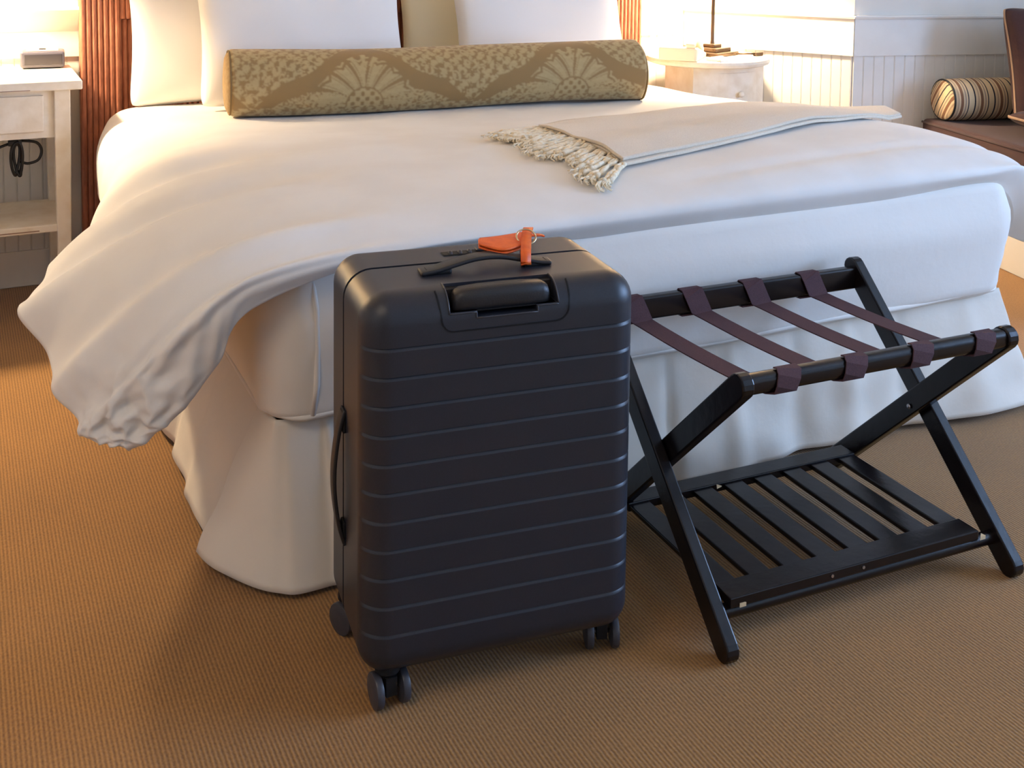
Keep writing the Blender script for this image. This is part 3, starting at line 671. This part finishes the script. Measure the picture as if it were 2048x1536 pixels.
# rails
RFv, RFz, RBv, RBz = .018, .462, .455, .447
MB().prism(rr_poly(RFv-.015, RFz-.017, RFv+.015, RFz+.017, .012, 5), 'x', .0495, RW-.0495).build('front_rail', M_WOOD, rk, SM)
MB().prism(rr_poly(RBv-.011, RBz-.024, RBv+.011, RBz+.024, .005, 4), 'x', .024, RW-.024).build('back_rail', M_WOOD, rk, SM)
MB().tube([(.024, .046, .056), (RW-.024, .046, .056)], .013, 14).build('lower_rail', M_WOOD, rk, SM)
MB().tube([(.0495, .430, .056), (RW-.0495, .430, .056)], .013, 14).build('lower_rail', M_WOOD, rk, SM)
# straps: looped round both rails
for i, u in enumerate((.074, .217, .367, .517)):
    du = .030; pts = []
    for a in np.linspace(-2.3, 1.5, 12):       # around the back rail
        pts.append((u, RBv+.0145*math.cos(PI-a if False else a+0), RBz+.0275*math.sin(a)))
    pts = [(u, RBv-.012, RBz-.026), (u, RBv+.006, RBz-.0275), (u, RBv+.0135, RBz-.018), (u, RBv+.0135, RBz+.018), (u, RBv+.006, RBz+.0265), (u, RBv-.006, RBz+.0265), (u+.003, RBv-.0135, RBz+.020), (u+.018, RBv-.0150, RBz-.012), (u+.022, RBv-.022, RBz-.022)]; u += .022
    a0 = (RBv-.022, RBz-.022); a1 = (RFv+.03, RFz-.020)
    for t in np.linspace(.08, 1, 12):
        pts.append((u, a0[0]+(a1[0]-a0[0])*t, a0[1]+(a1[1]-a0[1])*t-.004*math.sin(PI*t)))
    pts += [(u+du*.3, RFv+.006, RFz-.0200), (u+du*.5, RFv-.009, RFz-.0195), (u+du*.7, RFv-.0165, RFz-.011), (u+du*.85, RFv-.0170, RFz+.009), (u+du, RFv-.009, RFz+.0190), (u+du, RFv+.004, RFz+.0195)]
    MB().ribbon(pts, .046, .0022, (1, 0, 0)).build('strap', M_WEB, rk, SM)
# slatted shelf
sf = MB(); SZ = .070
shelf = MB().box(.035, .028, SZ, .597, .078, SZ+.018).build('shelf', M_WOOD, rk, bevel=.002)
MB().box(.035, .372, SZ, .597, .415, SZ+.018).build('shelf_board', M_WOOD, shelf, bevel=.002)
me = MB().box(-.0225, .074, SZ+.004, .0225, .376, SZ+.014).mesh('slat', M_WOOD)
for i in range(8):
    o = bpy.data.objects.new('slat', me); COL.objects.link(o); o.parent = shelf; o.location = (.060+i*.0735, 0, 0)
    b = o.modifiers.new('bevel', 'BEVEL'); b.width = .002; b.segments = 2
for P in ([(.053, .0265), (.066, .0265), (.056, .034)], [(.613, .0265), (.600, .0265), (.611, .036)], ):
    MB().prism(P, 'z', SZ-.001, SZ+.006).build('wood_chip', M_CHIP, shelf)['label'] = 'pale chipped wood'
for P in ([(.128, .352), (.150, .356), (.155, .371), (.140, .371)], [(.232, .358), (.246, .362), (.240, .371)]):
    MB().prism(P, 'z', SZ+.0155, SZ+.0175).build('wood_chip', M_CHIP, shelf)['label'] = 'pale chipped wood'
for u in (.25, .32): MB().lathe([(.003, 0), (.003, .001)], 10).xf(Matrix.Translation((u, .0275, SZ+.009)) @ Matrix.Rotation(PI/2, 4, 'X')).build('screw', M_STEEL, shelf)

# ------------------------------------------------------------------ left nightstand
ns = thing('nightstand', 'distressed white nightstand with drawer and low shelf left of the bed', 'nightstand', (-.48, 1.835, 0))
no = Vector((.48, -1.835, 0))
def nb(mb, name, m=M_FURN, parent=ns, **k):
    o = mb.build(name, m, parent, **k)
    if parent is ns: o.location = no
    return o
nb(MB().box(-.806, 1.62, .712, -.154, 2.040, .740), 'table_top', bevel=.004)
nb(MB().box(-.748, 1.660, .565, -.228, 1.676, .712), 'apron')
nb(MB().box(-.212, 1.68, .565, -.196, 2.0, .712), 'apron'); nb(MB().box(-.764, 1.68, .565, -.748, 2.0, .712), 'apron'); nb(MB().box(-.748, 1.99, .565, -.228, 2.006, .712), 'apron')
dr = nb(MB().box(-.715, 1.650, .585, -.262, 1.662, .695), 'drawer', bevel=.003)
nbk = MB().lathe([(.005, 0), (.006, .008), (.013, .014), (.013, .02), (.004, .024)], 16).xf(Matrix.Translation((-.48, 1.651, .64)) @ Matrix.Rotation(PI/2, 4, 'X')).build('knob', M_FURN, dr, True)
def tleg(x, y):
    g = MB(); a, b = .023, .0165
    g.add([(x-a, y-a, .712), (x+a, y-a, .712), (x+a, y+a, .712), (x-a, y+a, .712), (x-a, y-a, .55), (x+a, y-a, .55), (x+a, y+a, .55), (x-a, y+a, .55), (x-b, y-b, 0), (x+b, y-b, 0), (x+b, y+b, 0), (x-b, y+b, 0)],
          [(0, 1, 2, 3), (8, 11, 10, 9)]+[(i, (i+1) % 4, 4+(i+1) % 4, 4+i) for i in range(4)]+[(4+i, 4+(i+1) % 4, 8+(i+1) % 4, 8+i) for i in range(4)])
    return g
for x in (-.750, -.210):
    for y in (1.668, 2.0): nb(tleg(x, y), 'leg', bevel=.003)
nb(MB().box(-.755, 1.655, .275, -.205, 2.01, .298), 'shelf', bevel=.003)
for b in ((-.62, 1.6195, .715, -.30, 1.6215, .717), (-.55, 1.6545, .281, -.28, 1.6548, .284)):
    nb(MB().box(*b), 'worn_edge', M_WORN)
# coiled black cable hanging below the apron
cb = []
cab = thing('power_cable', 'black cable looped in a bundle below the nightstand drawer', 'cable', (-.33, 1.70, .56))
x0, z0 = -.335, .548
for k in range(121):
    a = k/120*2*PI*4; cb.append((x0+.015*math.sin(a)*(.35+.65*abs(math.cos(a*.5+.3)))+.006*math.sin(a*.5), 1.700+.010*math.cos(a*.25), z0-.047+.050*math.cos(a)*(1-.10*math.sin(a*.25))))
pre = [(-.62, 1.72, .40), (-.52, 1.71, .455), (-.44, 1.70, .505), (-.39, 1.70, .535)]
post = [(x0+.02, 1.70, .553), (x0+.055, 1.70, .545), (x0+.068, 1.70, .520), (x0+.058, 1.70, .492), (x0+.03, 1.70, .483), (x0+.008, 1.70, .49)]
crv = cr_interp(np.array([(p[0]-cab.location.x, p[1]-cab.location.y, p[2]-cab.location.z) for p in pre+cb+post]), 700, 0)
MB().tube(crv.tolist(), .0042, 8).build('cord', M_CABLE, cab, True)
MB().box(-.030, -.010, -.020, .008, .012, -.002).build('cable_tie', M_CABLE, cab, bevel=.003)
MB().box(-.004, -.012, -.012, .004, .012, .010).build('hook', M_CABLE, cab, bevel=.002)
# clock
ck = thing('alarm_clock', 'small grey alarm clock on the left nightstand', 'clock', (-.240, 1.985, .740), -.08)
MB().box(-.062, -.042, .003, .062, .045, .048).build('body', M_CLOCK, ck, bevel=.007, seg=3)
ck.scale = (1.08, 1.0, 1.18)
MB().box(-.050, -.0435, .012, .055, -.041, .040).build('display', M_CLOCKD, ck, bevel=.002)
MB().box(-.045, -.030, .0475, .045, .030, .0505).build('top_panel', M_PHONE, ck, bevel=.002)
MB().box(-.010, -.012, .050, .010, .000, .054).build('button', M_CLOCKD, ck, bevel=.002)
MB().box(-.050, -.034, .0, .050, .036, .004).build('foot', M_RUB, ck)

# ------------------------------------------------------------------ lamps
def lamp(label, loc, rot):
    t = thing('table_lamp', label, 'lamp', loc, rot, 'bedside lamps')
    b = MB().box(-.078, -.078, 0, .078, .078, .016).build('base', M_BRONZE, t, bevel=.003)
    MB().box(-.055, -.055, .015, .055, .055, .032).build('base_tier', M_BRONZE, b, bevel=.003)
    MB().box(-.028, -.028, .031, .028, .028, .046).build('base_tier', M_BRONZE, b, bevel=.004)
    MB().lathe([(.014, .04), (.009, .048), (.0075, .06), (.0075, .24), (.009, .25), (.0075, .26), (.0075, .47), (.012, .475), (.012, .52)], 16).build('pole', M_BRONZE, t, SM)
    MB().lathe([(.20, .40), (.13, .66)], 40, caps=False).build('shade', M_SHADE, t, True)
    MB().lathe([(.010, .52), (.022, .54), (.028, .56), (.022, .585), (.004, .595)], 16).build('bulb', M_SHADE, t, True)
    l = bpy.data.lights.new('bulb_light', 'POINT'); l.energy = LAMP_POWER; l.color = LAMP_COL; l.shadow_soft_size = .04
    lo = bpy.data.objects.new('bulb_light', l); COL.objects.link(lo); lo.parent = t; lo.location = (0, 0, .50)
    # the glowing bulb must not block its own light
    return t
lamp('bronze lamp with stepped square base on the right nightstand', (2.275, 1.765, .707), .35)
lamp('bronze lamp at the outer end of the left nightstand', (-.62, 1.86, .740), 0)

# ------------------------------------------------------------------ right nightstand (round top, curved drawer front)
rn = thing('nightstand', 'white nightstand with rounded top and knobbed drawer right of the bed', 'nightstand', (2.245, 1.755, .012))
MB().lathe([(.230, .667), (.245, .672), (.249, .682), (.245, .692), (.239, .695)], 64).build('table_top', M_FURN, rn, SM)
def dshape(x0, x1, yb, yf, bow, n=14):
    return [(x0, yb)]+[(x0+(x1-x0)*k/n, yf-bow*math.sin(PI*k/n)) for k in range(n+1)]+[(x1, yb)]
MB().prism(dshape(-.150, .195, .08, -.115, .035), 'z', .10, .667).build('body', M_FURN, rn, SM)
d = MB().prism(dshape(-.105, .165, -.10, -.123, .033), 'z', .455, .640).build('drawer', M_FURN, rn, SM, bevel=.003)
MB().lathe([(.005, 0), (.006, .008), (.012, .014), (.012, .02), (.004, .024)], 16).xf(Matrix.Translation((.045, -.152, .555)) @ Matrix.Rotation(PI/2, 4, 'X')).build('knob', M_FURN, d, True)
for x, y in ((-.13, -.09), (.17, -.09), (-.13, .06), (.17, .06)):
    MB().lathe([(.014, 0), (.02, .10)], 12, (x, y)).build('foot', M_FURN, rn)
# telephone
ph = thing('telephone', 'cream desk telephone on the right nightstand next to the lamp', 'telephone', (2.085, 1.70, .707), .75)
MB().prism([(-.10, 0), (.10, 0), (.10, .018), (-.06, .052), (-.10, .052)], 'y', -.075, .075).xf(Matrix.Rotation(0, 4, 'Z')).build('base', M_PHONE, ph, bevel=.006)
hs = MB().ribbon(cr_interp(np.array([(-.10, -.05, .058), (-.06, -.05, .078), (-.01, -.05, .075), (.05, -.05, .048), (.085, -.05, .026)]), 16, 0).tolist(), .036, .020, (0, 1, 0)).build('handset', M_PHONE, ph, True, bevel=.005)
MB().box(-.05, -.02, .030, .05, .06, .042).xf(Matrix.Rotation(.2, 4, 'Y')).build('keypad', M_CLOCK, ph, bevel=.002)
pad = thing('notepad', 'small white notepad lying before the telephone', 'notepad', (2.185, 1.585, .707), .3)
MB().box(-.05, -.035, 0, .05, .035, .010).build('pages', M_WHITE, pad)
MB().box(-.05, .025, .0095, .05, .035, .012).build('binding', M_PHONE, pad)
sw = thing('lamp_switch', 'small dark cord switch lying to the right of the lamp base', 'switch', (2.43, 1.665, .707), .2)
MB().box(-.022, -.011, 0, .022, .011, .016).build('body', M_BRONZE, sw, bevel=.004)
MB().tube([(-.02, 0, .010), (-.05, .02, .010), (-.075, .05, .008)], .004, 8).build('cord', M_BRONZE, sw, True)

# ------------------------------------------------------------------ window seat with cushions
WA = math.atan2(dR.y, dR.x)
bn = thing('window_seat', 'brown upholstered window seat along the right wall', 'bench', (2.995, 1.345, 0), WA)
MB().box(.02, -1.30, 0, 1.15, -.02, .35).build('base', M_TRIM, bn, bevel=.004)
MB().box(0, -1.32, .35, 1.15, -.02, .47).build('seat_cushion', M_BROWN, bn, bevel=.02, seg=4)
MB().tube([(0, -1.30, .457), (0, -.03, .457)], .005, 6).build('piping', M_BROWN, bn, True)
def stripe_mat():
    m = bpy.data.materials.new('striped_ticking'); m.use_nodes = True; nt = m.node_tree; b = nt.nodes['Principled BSDF']; b.inputs['Roughness'].default_value = .9
    tc = nt.nodes.new('ShaderNodeTexCoord'); sx = nt.nodes.new('ShaderNodeSeparateXYZ'); nt.links.new(tc.outputs['Object'], sx.inputs[0])
    ma = nt.nodes.new('ShaderNodeMath'); ma.operation = 'MULTIPLY_ADD'; ma.inputs[1].default_value = 11.5; ma.inputs[2].default_value = 5.2; nt.links.new(sx.outputs['X'], ma.inputs[0])
    fr_ = nt.nodes.new('ShaderNodeMath'); fr_.operation = 'FRACT'; nt.links.new(ma.outputs[0], fr_.inputs[0])
    r = nt.nodes.new('ShaderNodeValToRGB'); r.color_ramp.interpolation = 'CONSTANT'; e = r.color_ramp.elements
    e[0].position = 0; e[0].color = srgb(206, 182, 144); e[1].position = .22; e[1].color = srgb(30, 28, 40)
    for p, c in ((.29, (206, 182, 144)), (.40, (172, 148, 122)), (.46, (210, 188, 152)), (.54, (126, 90, 66)), (.68, (206, 182, 144)), (.76, (150, 128, 112)), (.82, (206, 182, 144)), (.90, (40, 36, 46)), (.95, (206, 182, 144))):
        q = e.new(p); q.color = srgb(*c)
    nt.links.new(fr_.outputs[0], r.inputs[0]); nt.links.new(r.outputs[0], b.inputs['Base Color']); return m
M_STRIPE = stripe_mat()
M_STRIPE_END = M_STRIPE
sb = thing('striped_cushion', 'small round bolster with tan, brown and black stripes on the window seat', 'cushion', (3.185, 1.205, .47+.083), WA)
rS = .083
MB().grid(np.array([[(x, rs*math.cos(a), max(rs*math.sin(a), -.078)) for a in np.linspace(0, 2*PI, 49)[:-1]] for x, rs in ((-.17, rS*.95), (-.16, rS), (-.06, rS*1.02), (.06, rS*1.02), (.16, rS), (.17, rS*.95))]), closev=True).build('cover', M_STRIPE, sb, True)
for sx in (-1, 1):
    # end disc carries the same ticking turned across it
    e = MB().grid(np.array([[(rr_*math.cos(a), max(rr_*math.sin(a), -.078), h) for a in np.linspace(0, 2*PI, 41)[:-1]] for rr_, h in ((rS*.95, 0), (rS*.85, .008), (rS*.5, .014), (.002, .016))]), closev=True).build('end_panel', M_STRIPE_END, sb, True)
    e.matrix_local = Matrix.Translation((sx*.17, 0, 0)) @ Matrix(((0, 0, sx, 0), (math.cos(.6), -math.sin(.6), 0, 0), (math.sin(.6), math.cos(.6), 0, 0), (0, 0, 0, 1)))
    MB().tube([(sx*.168, rS*.97*math.cos(a), max(rS*.97*math.sin(a), -.078)) for a in np.linspace(0, 2*PI, 41)], .004, 6).build('piping', M_CABLE, sb, True)
pillow('large brown square cushion with tan piping standing on the window seat', (3.365, .99, .708), .46, .46, .16, math.radians(76), M_BROWN, 61, WA, 'square_cushion', 'cushion', None, M_PIPE)
pillow('flat brown cushion with tan piping lying before the square cushion', (3.20, .74, .527), .44, .34, .10, math.radians(2), M_BROWN, 62, WA, 'flat_cushion', 'cushion', None, M_PIPE)
